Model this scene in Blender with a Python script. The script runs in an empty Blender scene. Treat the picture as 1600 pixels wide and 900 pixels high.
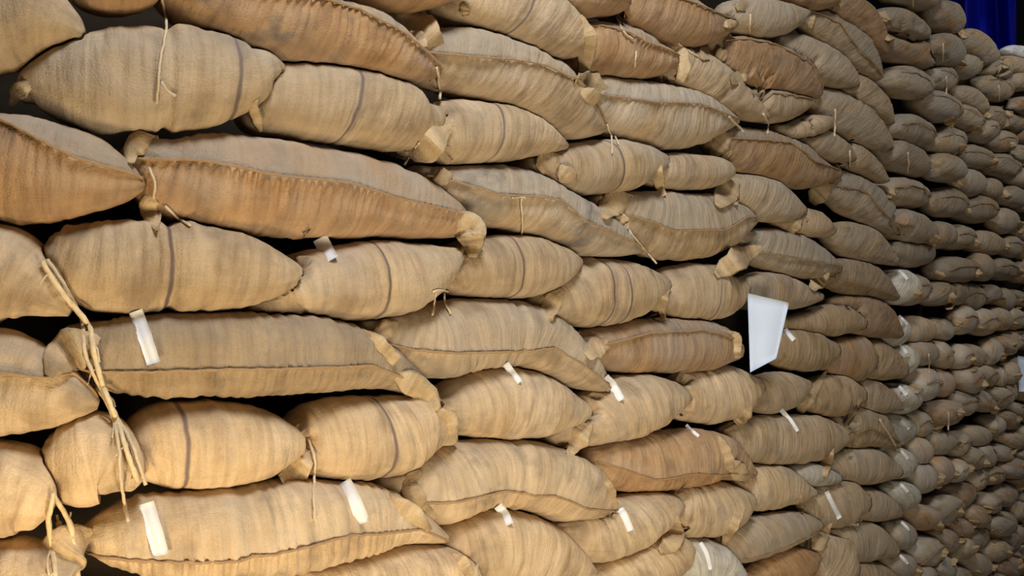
import bpy, bmesh, math, random
from mathutils import Vector, noise
from mathutils.bvhtree import BVHTree

random.seed(11)
SC = bpy.context.scene
COL = SC.collection

# ---------------------------------------------------------------- camera, world, lights, exposure
F = 1400.0            # focal length in pixels of the 1600 px wide photograph
HOR = 480.0           # row of the horizon
CZ = 2.45             # eye height
H = 0.20              # height of one course of sacks

cam_d = bpy.data.cameras.new('camera'); cam = bpy.data.objects.new('camera', cam_d); COL.objects.link(cam)
cam.location = (0, 0, CZ); cam.rotation_euler = (math.pi / 2, 0, 0)
cam_d.sensor_width = 36.0; cam_d.lens = 36.0 * F / 1600.0
cam_d.shift_y = (HOR - 450.0) / 1600.0
cam_d.clip_start = 0.05
SC.camera = cam

SC.view_settings.view_transform = 'Standard'; SC.view_settings.look = 'None'
SC.view_settings.exposure = 0.0; SC.view_settings.gamma = 1.0
SC.view_settings.use_curve_mapping = False

w = bpy.data.worlds.new('world'); SC.world = w; w.use_nodes = True
w.node_tree.nodes['Background'].inputs[0].default_value = (0.75, 0.85, 1.0, 1)
w.node_tree.nodes['Background'].inputs[1].default_value = 0.025

def area(name, loc, target, size, energy, colour):
    d = bpy.data.lights.new(name, 'AREA'); d.size = size; d.energy = energy; d.color = colour
    o = bpy.data.objects.new(name, d); COL.objects.link(o); o.location = loc
    o.rotation_euler = (Vector(target) - Vector(loc)).to_track_quat('-Z', 'Y').to_euler()
    return o
area('skylight_lamp', (0.5, 0.5, CZ + 3.6), (0.9, 3.0, CZ), 1.0, 155, (0.97, 0.98, 1.0))
area('low_front_fill', (1.1, 0.8, CZ - 1.35), (0.5, 2.8, CZ - 0.5), 1.0, 50, (1.0, 0.86, 0.64))  # unseen fill added low in front to brighten the lower sacks
area('left_low_fill', (-0.75, 0.80, CZ - 1.00), (-1.0, 1.9, CZ - 0.5), 0.35, 15.0, (1.0, 0.76, 0.42))  # added warm fill, boosts the sacks at the lower left
area('pile_top_fill', (5.4, 5.0, CZ + 3.6), (4.2, 6.8, CZ + 2.2), 0.8, 45, (1.0, 0.93, 0.82))  # added fill that brightens the top of the far stack

# ---------------------------------------------------------------- the face of the stack in plan
def hpx(x):
    """how tall one course looks at column x of the photograph"""
    if x >= 600: return max(18.0, 108.0 * (2017.0 - x) / 1217.0)
    d = min(600.0 - x, 800.0)
    return 125.75 + 0.0887 * d - 5.5e-5 * d * d
def depth(x): return F * H / hpx(x)
def P(x, y, back=0.0):
    Y = depth(x)
    p = Vector(((x - 800.0) / F * Y, Y, CZ + (HOR - y) / F * Y))
    return p - nrm(x) * back if back else p
def nrm(x):
    a = Vector(((x - 802.0) / F, 1, 0)) * depth(x - 2); b = Vector(((x - 798.0) / F, 1, 0)) * depth(x + 2)
    t = b - a
    return Vector((t.y, -t.x, 0)).normalized()
def ray(x, y): return Vector(((x - 800.0) / F, 1.0, (HOR - y) / F))
CAM = Vector((0, 0, CZ))

# ---------------------------------------------------------------- materials
def mat(name):
    m = bpy.data.materials.new(name); m.use_nodes = True
    nt = m.node_tree; b = nt.nodes['Principled BSDF']; b.inputs['Roughness'].default_value = 0.9
    b.inputs['Specular IOR Level'].default_value = 0.15
    return m, nt, b
def N(nt, t, **k):
    n = nt.nodes.new(t)
    for a, v in k.items(): setattr(n, a, v)
    return n
def mixc(nt, fac, a, b, mode='MIX'):
    n = N(nt, 'ShaderNodeMix', data_type='RGBA', blend_type=mode)
    for s, v in ((0, fac), (6, a), (7, b)):
        if hasattr(v, 'links'): nt.links.new(v, n.inputs[s])
        else: n.inputs[s].default_value = v
    return n.outputs[2]
def math_(nt, op, a, b=None, c=None, clamp=False):
    n = N(nt, 'ShaderNodeMath', operation=op, use_clamp=clamp)
    for i, v in enumerate((a, b, c)):
        if v is None: continue
        if hasattr(v, 'links'): nt.links.new(v, n.inputs[i])
        else: n.inputs[i].default_value = v
    return n.outputs[0]
def oattr(nt, name):
    return N(nt, 'ShaderNodeAttribute', attribute_type='OBJECT', attribute_name=name).outputs['Fac']

def jute_material(name, ca, cb, cc):
    m, nt, b = mat(name)
    uv = N(nt, 'ShaderNodeUVMap', uv_map='cloth').outputs[0]
    sep = N(nt, 'ShaderNodeSeparateXYZ'); nt.links.new(uv, sep.inputs[0])
    U, V = sep.outputs[0], sep.outputs[1]
    rnd = N(nt, 'ShaderNodeObjectInfo').outputs['Random']
    offs = N(nt, 'ShaderNodeVectorMath', operation='ADD'); nt.links.new(uv, offs.inputs[0])
    cmb = N(nt, 'ShaderNodeCombineXYZ')
    nt.links.new(math_(nt, 'MULTIPLY', rnd, 37.0), cmb.inputs[2]); nt.links.new(cmb.outputs[0], offs.inputs[1])
    def nz(scale, detail, sc=(1, 1, 1), rough=0.55):
        mp = N(nt, 'ShaderNodeVectorMath', operation='MULTIPLY'); nt.links.new(offs.outputs[0], mp.inputs[0]); mp.inputs[1].default_value = sc
        n = N(nt, 'ShaderNodeTexNoise'); n.inputs['Scale'].default_value = scale; n.inputs['Detail'].default_value = detail
        n.inputs['Roughness'].default_value = rough
        nt.links.new(mp.outputs[0], n.inputs['Vector']); return n.outputs['Fac']
    big = nz(6, 3); mid = nz(22, 4); ribs = nz(60, 2, (1, 0.10, 1)); fine = nz(260, 2); weft = nz(70, 2, (0.12, 1, 1))
    def ramp(v, lo, hi):
        n = N(nt, 'ShaderNodeMapRange', clamp=True); nt.links.new(v, n.inputs[0]); n.inputs[1].default_value = lo; n.inputs[2].default_value = hi
        return n.outputs[0]
    c = mixc(nt, ramp(big, 0.35, 0.65), ca, cb)
    c = mixc(nt, ramp(mid, 0.50, 0.78), c, cc)
    streak = nz(26, 3, (1, 0.13, 1))
    c = mixc(nt, math_(nt, 'MULTIPLY', ramp(streak, 0.48, 0.72), 0.45), c, (0.62, 0.57, 0.53, 1), 'MULTIPLY')
    c = mixc(nt, math_(nt, 'MULTIPLY', ramp(ribs, 0.45, 0.72), 0.60), c, (0.62, 0.58, 0.53, 1), 'MULTIPLY')
    c = mixc(nt, math_(nt, 'MULTIPLY', ramp(nz(11, 4, (1, .6, 1)), 0.52, 0.68), 0.65), c, (0.50, 0.47, 0.46, 1), 'MULTIPLY')
    c = mixc(nt, math_(nt, 'MULTIPLY', ramp(weft, 0.45, 0.75), 0.22), c, (0.72, 0.70, 0.68, 1), 'MULTIPLY')
    c = mixc(nt, math_(nt, 'MULTIPLY', ramp(fine, 0.4, 0.7), 0.35), c, (0.7, 0.68, 0.64, 1), 'MULTIPLY')
    # the upper panel of a seamed bag is dusty, down to its seam
    pan = N(nt, 'ShaderNodeAttribute', attribute_type='GEOMETRY', attribute_name='dusty_panel').outputs['Fac']
    c = mixc(nt, math_(nt, 'MULTIPLY', pan, math_(nt, 'MULTIPLY', ramp(nz(8, 3), 0.2, 0.6), oattr(nt, 'dust'))), c, (0.385, 0.335, 0.265, 1))
    # woven dark band thread(s) round the girth
    wob = math_(nt, 'MULTIPLY', math_(nt, 'SUBTRACT', nz(9, 2), 0.5), 0.02)
    for a in ('band_a', 'band_b'):
        dd = math_(nt, 'ABSOLUTE', math_(nt, 'SUBTRACT', math_(nt, 'ADD', U, wob), oattr(nt, a)))
        f = math_(nt, 'MULTIPLY', math_(nt, 'SUBTRACT', 1.0, math_(nt, 'DIVIDE', dd, oattr(nt, 'band_w')), clamp=True), 1.5, clamp=True)
        f = math_(nt, 'MULTIPLY', f, 0.8)
        c = mixc(nt, f, c, (0.075, 0.045, 0.055, 1))
    # stains: dark soiled blotches of their own shape
    st = math_(nt, 'MULTIPLY', ramp(nz(9, 4), 0.53, 0.68), oattr(nt, 'stain'))
    c = mixc(nt, st, c, (0.10, 0.085, 0.075, 1))
    # grey dust and overall cloth tone of each sack
    c = mixc(nt, math_(nt, 'MULTIPLY', oattr(nt, 'grey'), math_(nt, 'MULTIPLY', ramp(nz(5, 2), 0.3, 0.6), 1.5)), c, (0.43, 0.395, 0.345, 1))
    vm = N(nt, 'ShaderNodeVectorMath', operation='SCALE'); nt.links.new(c, vm.inputs[0]); nt.links.new(oattr(nt, 'tone'), vm.inputs['Scale'])
    nt.links.new(vm.outputs[0], b.inputs['Base Color'])
    h = math_(nt, 'ADD', math_(nt, 'MULTIPLY', ribs, 0.6), math_(nt, 'MULTIPLY', fine, 0.35))
    h = math_(nt, 'ADD', h, math_(nt, 'ADD', math_(nt, 'MULTIPLY', mid, 0.8), math_(nt, 'MULTIPLY', streak, 1.2)))
    bp = N(nt, 'ShaderNodeBump'); bp.inputs['Strength'].default_value = 0.8; bp.inputs['Distance'].default_value = 0.008
    nt.links.new(h, bp.inputs['Height']); nt.links.new(bp.outputs[0], b.inputs['Normal'])
    b.inputs['Sheen Weight'].default_value = 0.0
    return m
JUTE = jute_material('jute_cloth', (0.50, 0.355, 0.205, 1), (0.60, 0.445, 0.275, 1), (0.45, 0.34, 0.215, 1))
JUTE_B = jute_material('brown_jute_cloth', (0.44, 0.25, 0.115, 1), (0.53, 0.33, 0.165, 1), (0.38, 0.22, 0.10, 1))
PALE = jute_material('pale_selvedge_cloth', (0.62, 0.45, 0.26, 1), (0.72, 0.55, 0.34, 1), (0.50, 0.36, 0.20, 1))
GREYJ = jute_material('greyish_white_cloth', (0.50, 0.46, 0.38, 1), (0.62, 0.59, 0.51, 1), (0.42, 0.38, 0.31, 1))
WHITEJ = jute_material('white_woven_cloth', (0.80, 0.84, 0.92, 1), (0.86, 0.89, 0.95, 1), (0.74, 0.78, 0.86, 1))
def plain(name, c, rough=0.8, var=0.15, scale=40):
    m, nt, b = mat(name)
    tc = N(nt, 'ShaderNodeTexCoord').outputs['Object']
    n = N(nt, 'ShaderNodeTexNoise'); n.inputs['Scale'].default_value = scale; n.inputs['Detail'].default_value = 4
    nt.links.new(tc, n.inputs['Vector'])
    k = 1 - var
    nt.links.new(mixc(nt, n.outputs['Fac'], (c[0] * k, c[1] * k, c[2] * k, 1), (min(1, c[0] / k), min(1, c[1] / k), min(1, c[2] / k), 1)), b.inputs['Base Color'])
    bp = N(nt, 'ShaderNodeBump'); bp.inputs['Strength'].default_value = 0.3; bp.inputs['Distance'].default_value = 0.003
    nt.links.new(n.outputs['Fac'], bp.inputs['Height']); nt.links.new(bp.outputs[0], b.inputs['Normal'])
    b.inputs['Roughness'].default_value = rough
    return m
TWINE = plain('pale_twine', (0.62, 0.50, 0.34), 0.9, 0.2, 200)
SEAM = plain('seam_thread', (0.36, 0.23, 0.12), 0.9, 0.25, 120)
WHITE = plain('white_plastic_tag', (0.80, 0.82, 0.86), 0.45, 0.08, 60)
PAPER = plain('pale_blue_white_paper', (0.62, 0.72, 0.90), 0.5, 0.06, 12)
BLUE = plain('blue_tarpaulin', (0.010, 0.016, 0.50), 0.35, 0.35, 6)
CONC = plain('grey_concrete', (0.22, 0.21, 0.20), 0.9, 0.2, 3)
DARKW = plain('dark_plaster', (0.018, 0.02, 0.022), 0.9, 0.2, 2)
DEEP = plain('painted_shade_jute', (0.022, 0.016, 0.010), 0.95, 0.25, 30)  # near-black so the shade of the gaps is painted into the colour

# ---------------------------------------------------------------- mesh helpers
def link_mesh(name, vs, fs, material, parent=None, uvs=None, smooth=True):
    me = bpy.data.meshes.new(name); me.from_pydata([tuple(v) for v in vs], [], fs)
    me.materials.append(material)
    if smooth: me.polygons.foreach_set('use_smooth', [True] * len(me.polygons))
    if uvs is not None:
        l = me.uv_layers.new(name='cloth')
        for li, lp in enumerate(me.loops): l.data[li].uv = uvs[li]
    me.update()
    o = bpy.data.objects.new(name, me); COL.objects.link(o)
    if parent is not None:
        o.parent = parent
        o.matrix_parent_inverse = parent.matrix_basis.inverted()
    return o
def catmull(pts, n):
    """n samples spread evenly over the length of a spline through pts (tuples)"""
    k = len(pts); dim = len(pts[0])
    q = [tuple(2 * a - b for a, b in zip(pts[0], pts[1]))] + list(pts) + [tuple(2 * a - b for a, b in zip(pts[-1], pts[-2]))]
    fine = []
    for i in range(k - 1):
        p0, p1, p2, p3 = q[i:i + 4]
        for j in range(12):
            t = j / 12.0
            fine.append(tuple(0.5 * (2 * p1[d] + (p2[d] - p0[d]) * t + (2 * p0[d] - 5 * p1[d] + 4 * p2[d] - p3[d]) * t * t + (3 * p1[d] - p0[d] - 3 * p2[d] + p3[d]) * t ** 3) for d in range(dim)))
    fine.append(tuple(pts[-1]))
    L = [0.0]
    for a, b in zip(fine, fine[1:]): L.append(L[-1] + math.hypot(b[0] - a[0], b[1] - a[1]))
    out = []; j = 0
    for i in range(n):
        s = L[-1] * i / (n - 1)
        while j < len(L) - 2 and L[j + 1] < s: j += 1
        t = (s - L[j]) / max(1e-9, L[j + 1] - L[j])
        out.append(tuple(a + (b - a) * t for a, b in zip(fine[j], fine[j + 1])))
    return out, L[-1]
def interp(xs, ys, x):
    if x <= xs[0]: return ys[0]
    for i in range(len(xs) - 1):
        if x <= xs[i + 1]:
            t = (x - xs[i]) / max(1e-9, xs[i + 1] - xs[i]); return ys[i] + (ys[i + 1] - ys[i]) * t
    return ys[-1]

BODIES = []
ALLV, ALLF = [], []          # all the bodies, for laying tags and twine on their surface
def tube_loft(rings, closed_ends=True):
    n = len(rings[0]); vs = [v for r in rings for v in r]; fs = []
    for i in range(len(rings) - 1):
        for j in range(n):
            a = i * n + j; b = i * n + (j + 1) % n
            fs.append((a, b, b + n, a + n))
    if closed_ends:
        c0 = len(vs); vs.append(sum(rings[0], Vector()) / n); vs.append(sum(rings[-1], Vector()) / n)
        for j in range(n):
            fs.append((c0, (j + 1) % n, j))
            b = (len(rings) - 1) * n
            fs.append((c0 + 1, b + j, b + (j + 1) % n))
    return vs, fs

def make_sack(spine, kind='B', seam=None, bands=(), folds=(), tone=1.0, grey=0.0, stain=0.0, mtl=None, dep=0.095, setback=0.0, yaw=0.06, ribs=.005, dust=.5, detail=1.0, pleat=1.0, grow=1.0, name='jute_sack'):
    """one filled sack: SPINE is its middle line (column, row, half thickness); returns its Empty and body"""
    sam0, Lpx = catmull(spine, 8)
    nu = int(max(18, min(170, Lpx / 3.0 * detail))); 
    rmax = max(s[2] for s in spine)
    nv = int(max(18, min(56, rmax * 1.1 * detail + 10)))
    sam, Lpx = catmull(spine, nu)
    seed = Vector((random.uniform(0, 50), random.uniform(0, 50), random.uniform(0, 50)))
    rings = []; S = []; thetas = []; s_acc = 0.0; prev = None
    xm = sum(p[0] for p in spine) / len(spine)
    dmax = dep
    if seam:
        sx = [p[0] for p in seam]; sy = [p[1] for p in seam]
    info = []
    for i, (x, y, r) in enumerate(sam):
        r = max(2.0, r) * grow
        a = sam[max(0, i - 1)]; b = sam[min(nu - 1, i + 1)]
        tx, ty = b[0] - a[0], b[1] - a[1]; l = math.hypot(tx, ty) or 1.0
        px, py = ty / l, -tx / l                       # towards the top of the sack
        if py > 0: px, py = -px, -py
        rel = min(1.0, r / (rmax * grow))
        d = dmax * rel ** 0.6
        T = P(x + px * r, y + py * r); B = P(x - px * r, y - py * r)
        n = nrm(x)
        C = (T + B) / 2 - n * (0.45 * dmax + setback - yaw * (i / (nu - 1) - 0.5))
        A = (T - B) / 2
        if prev is not None: s_acc += (C - prev).length
        prev = C
        S.append(s_acc)
        ts = None; sw = 0
        if seam:
            v = (interp(sx, sy, x) - y) * py / r if abs(py) > 0.2 else 0.0
            ts = math.asin(max(-0.85, min(0.85, v)))
        info.append((C, A, n, d, ts, rel, x))
    tot = S[-1]
    def s_at(x):
        return interp([q[6] for q in info], S, x)
    fs_ = [s_at(f) for f in folds]; bs_ = [s_at(b) for b in bands]
    lam = 0.021
    seam_pts = []; panel = []
    for i, (C, A, n, d, ts, rel, x) in enumerate(info):
        ring = []
        s = S[i]
        pinch = 1.0
        for f in fs_: pinch -= 0.085 * math.exp(-((s - f) / 0.012) ** 2) - 0.022 * math.exp(-((s - f - 0.03) / 0.02) ** 2)
        for f in bs_: pinch -= 0.018 * math.exp(-((s - f) / 0.008) ** 2)
        ez = max(0.0, min(1.0, min(s, tot - s) / (0.10 * tot + 1e-6)))
        def point(th):
            ct, st = math.cos(th), math.sin(th)
            e = 2.0 / 2.3
            cc = math.copysign(abs(ct) ** e, ct); ss = math.copysign(abs(st) ** e, st)
            m = pinch
            base = C + A * ss + n * d * cc
            lump = noise.noise(base * 9.0 + seed) * 0.06 + noise.noise(base * 24.0 + seed) * 0.022
            # puckers that run from a gathered end into the cloth
            gath = (1 - ez) * 0.075 * math.sin(th * 11 + seed.x + 3 * noise.noise(base * 8 + seed))
            wr = 0.030 * noise.noise(Vector((s * 30, math.sin(th) * 1.1 + seed.z, math.cos(th) * 1.1))) + 0.016 * noise.noise(Vector((s * 75, math.sin(th) * 1.5, seed.x)))
            rib = ribs * math.sin(2 * math.pi * (s / 0.034 + 0.9 * noise.noise(Vector((s * 8, th * .25, seed.y))))) * (0.5 + noise.noise(Vector((s * 5, th * .6, seed.z)))) * 1.6
            m += (lump + gath + wr + rib * ez) * min(1.0, rel * 1.3)
            if ts is not None and ct > -0.2:
                dt = th - ts
                m += 0.075 * math.exp(-abs(dt) / 0.07) - 0.05 * math.exp(-((dt + 0.22) / 0.20) ** 2) - 0.02 * math.exp(-((dt - 0.2) / 0.2) ** 2)
                if dt < 0:
                    ph = 2 * math.pi * (s / lam + 0.6 * noise.noise(Vector((s * 14, 0.0, seed.y))) + 0.25 * dt)
                    m += pleat * 0.055 * math.sin(ph) * math.exp(dt / 0.55) * ez * (0.6 + 0.8 * noise.noise(Vector((s * 9, 3.3, seed.x))))
            return C + A * ss * m + n * d * cc * m
        for j in range(nv): ring.append(point(math.pi / 2 - 2 * math.pi * j / nv))
        rings.append(ring)
        panel += [(1.0 if ts is not None and math.cos(math.pi / 2 - 2 * math.pi * j / nv) > -.3 and math.pi / 2 - 2 * math.pi * j / nv > ts else 0.0) for j in range(nv)]
        if ts is not None: seam_pts.append(point(ts) + n * 0.0015)
    vs, fs = tube_loft(rings)
    root = bpy.data.objects.new(name, None); COL.objects.link(root)
    root.empty_display_size = 0.05
    mid = info[len(info) // 2]
    root.location = mid[0] - Vector((0, 0, mid[1].length))
    girth = 2 * math.pi * max(q[1].length for q in info)
    uvs = []
    for i in range(nu - 1):
        for j in range(nv):
            v0, v1 = girth * j / nv, girth * (j + 1) / nv
            uvs += [(S[i], v0), (S[i], v1), (S[i + 1], v1), (S[i + 1], v0)]
    for j in range(nv):
        uvs += [(S[0], 0), (S[0], 0.01), (S[0], 0)]; uvs += [(S[-1], 0), (S[-1], 0.01), (S[-1], 0)]
    inv = root.location.copy()
    m_ = mtl or JUTE
    BODIES.append(dict(panel=panel + [0.0, 0.0], grid=(nu, nv), vs0=list(vs), vs=vs, fs=fs, uvs=uvs, m=m_, root=root, cloth=(tone, grey, stain, bs_, dust), seam=seam_pts[2:-2] if detail > 0.6 else [], sr=0.0030 if detail > 0.9 else 0.0024))
    return root, None, info

def box(vs):
    return [min(v[i] for v in vs) for i in range(3)], [max(v[i] for v in vs) for i in range(3)]
def ease(B, n):
    """evens out how far neighbouring points of the cloth were pushed in"""
    nu, nv = B['grid']; o = B['vs0']; D = [v - o[k] for k, v in enumerate(B['vs'])]
    for _ in range(n):
        E = list(D)
        for i in range(nu):
            for j in range(nv):
                k = i * nv + j
                E[k] = (D[k] * 2 + D[i * nv + (j + 1) % nv] + D[i * nv + (j - 1) % nv] + D[max(0, i - 1) * nv + j] + D[min(nu - 1, i + 1) * nv + j]) / 6
        D = E
    B['vs'] = [o[k] + D[k] for k in range(len(o))]
def settle(passes=5):
    """filled sacks give way where they press on each other: their cloth meets in a common face"""
    for B in BODIES:
        B['box'] = box(B['vs']); nu, nv = B['grid']; B['mid'] = []
        for i in range(nu): B['mid'] += [sum(B['vs'][i * nv:(i + 1) * nv], Vector()) / nv] * nv
        B['mid'] += [B['mid'][min(nv * 3, len(B['mid']) - 1)], B['mid'][max(0, len(B['mid']) - nv * 3 - 1)]]
    tree = lambda B: BVHTree.FromPolygons([tuple(v) for v in B['vs']], B['fs'])
    for B in BODIES: B['bvh'] = tree(B)
    for ps in range(passes):
        late = ps >= passes - 3; gap = 0.0045 if late else 0.0015
        moved = []
        for i, A in enumerate(BODIES):
            lo, hi = A['box']; new = {}; seam_new = list(A['seam'])
            for j, B in enumerate(BODIES):
                if i == j: continue
                l2, h2 = B['box']
                if any(lo[k] > h2[k] or hi[k] < l2[k] for k in range(3)): continue
                for src, isseam in ((A['vs'], False), (A['seam'], True)):
                    for n, v in enumerate(src):
                        if v.x < l2[0] or v.x > h2[0] or v.y < l2[1] or v.y > h2[1] or v.z < l2[2] or v.z > h2[2]: continue
                        loc, nor, idx, d = B['bvh'].find_nearest(v)
                        if loc is None: continue
                        sd = (v - loc).dot(nor)
                        if sd >= gap or (sd > 0 and d > 2 * gap): continue
                        if not isseam and nor.dot((v - A['mid'][n]).normalized()) > 0.15: continue
                        mv = nor * (min(gap - sd, 0.045) * (1.0 if late else 0.5))
                        if isseam: seam_new[n] = v + mv
                        elif n not in new or new[n].length < mv.length: new[n] = mv
            if late:
                A['vs'] = [v + new[n] if n in new else v for n, v in enumerate(A['vs'])]; A['seam'] = seam_new; A['bvh'] = tree(A)
            else: moved.append((new, seam_new))
        if not late:
            for A, (new, seam_new) in zip(BODIES, moved):
                A['vs'] = [v + new[n] if n in new else v for n, v in enumerate(A['vs'])]; A['seam'] = seam_new
            for B in BODIES: ease(B, 2); B['bvh'] = tree(B)
    # cloth that still crosses a neighbour's is drawn back towards its own sack
    for _ in range(24):
        touched = {}
        for i, A in enumerate(BODIES):
            for j in range(i + 1, len(BODIES)):
                B = BODIES[j]
                if any(A['box'][0][k] > B['box'][1][k] or A['box'][1][k] < B['box'][0][k] for k in range(3)): continue
                for fa, fb in A['bvh'].overlap(B['bvh']):
                    touched.setdefault(i, set()).update(A['fs'][fa]); touched.setdefault(j, set()).update(B['fs'][fb])
        if not touched: break
        for i, idx in touched.items():
            A = BODIES[i]; A['vs'] = list(A['vs'])
            for n in idx:
                d = A['mid'][n] - A['vs'][n]
                if d.length > 0.008: A['vs'][n] = A['vs'][n] + d.normalized() * min(0.004, d.length * .3)
            A['bvh'] = tree(A)
def build_bodies():
    for B in BODIES:
        root = B['root']; inv = root.location.copy()
        me = bpy.data.meshes.new('cloth_body'); me.from_pydata([tuple(v - inv) for v in B['vs']], [], B['fs']); me.materials.append(B['m'])
        me.polygons.foreach_set('use_smooth', [True] * len(me.polygons))
        me.uv_layers.new(name='cloth').data.foreach_set('uv', [c for uv in B['uvs'] for c in uv])
        o = bpy.data.objects.new('cloth_body', me); COL.objects.link(o); o.parent = root
        me.attributes.new('dusty_panel', 'FLOAT', 'POINT').data.foreach_set('value', B['panel'])
        set_cloth(o, *B['cloth'])
        off = len(ALLV); ALLV.extend(B['vs']); ALLF.extend([tuple(q + off for q in f) for f in B['fs']])
        if B['seam']: strand('stitched_seam', B['seam'], B['sr'], SEAM, root)

def set_cloth(o, tone, grey=0.0, stain=0.0, bands=(), dust=0.0):
    o['dust'] = float(dust); o['tone'] = float(tone); o['grey'] = float(grey); o['stain'] = float(stain)
    o['band_a'] = float(bands[0]) if len(bands) > 0 else -9.0
    o['band_b'] = float(bands[1]) if len(bands) > 1 else -9.0
    o['band_w'] = 0.0065

def strand(name, pts, rad, material, parent, n=6):
    """a round cord through world points"""
    rings = []
    for i, p in enumerate(pts):
        a = pts[max(0, i - 1)]; b = pts[min(len(pts) - 1, i + 1)]
        t = (b - a).normalized() if (b - a).length > 1e-9 else Vector((0, 0, 1))
        u = t.cross(Vector((0.3, -1, 0.2))).normalized(); v = t.cross(u)
        rr = rad * (1 + 0.25 * noise.noise(p * 60))
        rings.append([p + u * rr * math.cos(2 * math.pi * k / n) + v * rr * math.sin(2 * math.pi * k / n) for k in range(n)])
    vs, fs = tube_loft(rings)
    inv = parent.location if parent is not None else Vector((0, 0, 0))
    o = link_mesh(name, [v - inv for v in vs], fs, material)
    if parent is not None: o.parent = parent
    return o

BVH = None
def hit(x, y, default=None):
    d = ray(x, y); q = BVH.ray_cast(CAM, d)
    return q[3] / d.length if q[0] is not None else default
def hits(path):
    t = [hit(x, y) for x, y in path]
    ok = [q for q in t if q is not None] or [depth(path[0][0])]
    near = min(ok); t = [min(q, near + 0.30) if q is not None else near + 0.05 for q in t]
    for _ in range(2):        # a hanging strip spans hollows instead of diving into them
        t = [min(t[i], (t[max(0, i - 1)] + t[min(len(t) - 1, i + 1)]) / 2 + 0.004) for i in range(len(t))]
    return t
def twine(root, path, rpx=2.6, name='loose_twine', material=None, lift=0.008):
    sam, L = catmull([tuple(p) for p in path], max(6, int(math.hypot(path[0][0] - path[-1][0], path[0][1] - path[-1][1]) / 5) + 4))
    t = hits(sam); pts = []
    for (x, y), k in zip(sam, t):
        j = noise.noise(Vector((x * .1, y * .1, 3))) * 1.5
        pts.append(CAM + ray(x + j, y) * (k - lift))
    r = rpx * sum(t) / len(t) / F
    o = strand(name, pts, r, material or TWINE, root)
    return o
def tag(root, path, half, name='paper_tag', material=None, lift=0.006):
    """a narrow white strip lying on the cloth along PATH (pixels)"""
    sam, L = catmull([tuple(p) for p in path], 9)
    t = hits(sam); tops, bots = [], []
    for i, ((x, y), k) in enumerate(zip(sam, t)):
        a = sam[max(0, i - 1)]; b = sam[min(8, i + 1)]
        tx, ty = b[0] - a[0], b[1] - a[1]; l = math.hypot(tx, ty); nx, ny = ty / l, -tx / l
        h_ = half * (0.92 + 0.10 * noise.noise(Vector((i * .9, path[0][0], 0))))
        row = []
        for e in (-1, -0.33, 0.33, 1):
            kk = k - lift - 0.004 * (1 - e * e)
            row.append(CAM + ray(x + nx * e * h_, y + ny * e * h_) * kk)
        tops.append(row)
    vs = [v for r in tops for v in r]; nb = len(vs)
    vs += [v + ray(sam[i // 4][0], sam[i // 4][1]) * 0.0025 for i, v in enumerate(vs)]
    fs = []
    R = len(tops)
    for i in range(R - 1):
        for j in range(3):
            a = i * 4 + j; fs.append((a, a + 1, a + 5, a + 4)); fs.append((nb + a + 4, nb + a + 5, nb + a + 1, nb + a))
    edge = [i * 4 for i in range(R)] + [(R - 1) * 4 + j for j in (1, 2, 3)] + [i * 4 + 3 for i in range(R - 2, -1, -1)] + [2, 1]
    for a, b in zip(edge, edge[1:] + edge[:1]): fs.append((b, a, nb + a, nb + b))
    inv = root.location if root is not None else Vector((0, 0, 0))
    o = link_mesh(name, [v - inv for v in vs], fs, material or WHITE)
    if root is not None: o.parent = root
    return o
def ear(root, path, tone=1.0, material=None, lift=0.012, thick=0.26, flat=False, name='gathered_corner'):
    """a gathered corner of the cloth: a flattened, creased lobe along PATH (column, row, half width)"""
    nu = 16; nv = 18
    sam, L = catmull([tuple(p) for p in path], nu)
    t = hits([(a, b) for a, b, c in sam]); rings = []; seed = random.uniform(0, 40); S = []
    for i, ((x, y, r), k) in enumerate(zip(sam, t)):
        a = sam[max(0, i - 1)]; b = sam[min(nu - 1, i + 1)]
        tx, ty = b[0] - a[0], b[1] - a[1]; l = math.hypot(tx, ty) or 1; nx, ny = ty / l, -tx / l
        d = ray(x, y); e0 = min(1.0, i / (nu * .35)); kk = k - lift * e0 + (1 - e0) * max(.006, r * k / F * thick * .9)
        q0 = i / (nu - 1); tp = 1.0 if flat else (0.30 + 0.70 * math.sin(min(1.0, q0 / 0.55) * math.pi / 2)) * (1 + .25 * noise.noise(Vector((q0 * 6, seed, 1))))
        W = (ray(x + nx, y + ny) - d) * kk; W = W * max(1.5, r * tp)
        D = d.normalized() * (W.length * thick)
        C = CAM + d * kk; ring = []
        for j in range(nv):
            th = 2 * math.pi * j / nv
            f = 1 + 0.30 * math.sin(th * 6 + seed + i * 0.12) + 0.5 * noise.noise(Vector((math.cos(th) * 2, math.sin(th) * 2, i * 0.35 + seed)))
            ring.append(C + W * math.cos(th) * (0.72 + 0.28 * f) + D * math.sin(th) * f + d * (0.012 * noise.noise(Vector((i * .3, seed, 0)))))
        rings.append(ring)
        S.append(L * i / nu * kk / F)
    vs, fs = tube_loft(rings)
    uvs = []
    for i in range(nu - 1):
        for j in range(nv):
            uvs += [(S[i], j * .006), (S[i], (j + 1) * .006), (S[i + 1], (j + 1) * .006), (S[i + 1], j * .006)]
    for j in range(nv): uvs += [(0, 0), (0, .01), (0, 0)] * 2
    inv = root.location
    o = link_mesh(name, [v - inv for v in vs], fs, material or PALE, None, uvs)
    o.parent = root; set_cloth(o, tone)
    return o

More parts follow.
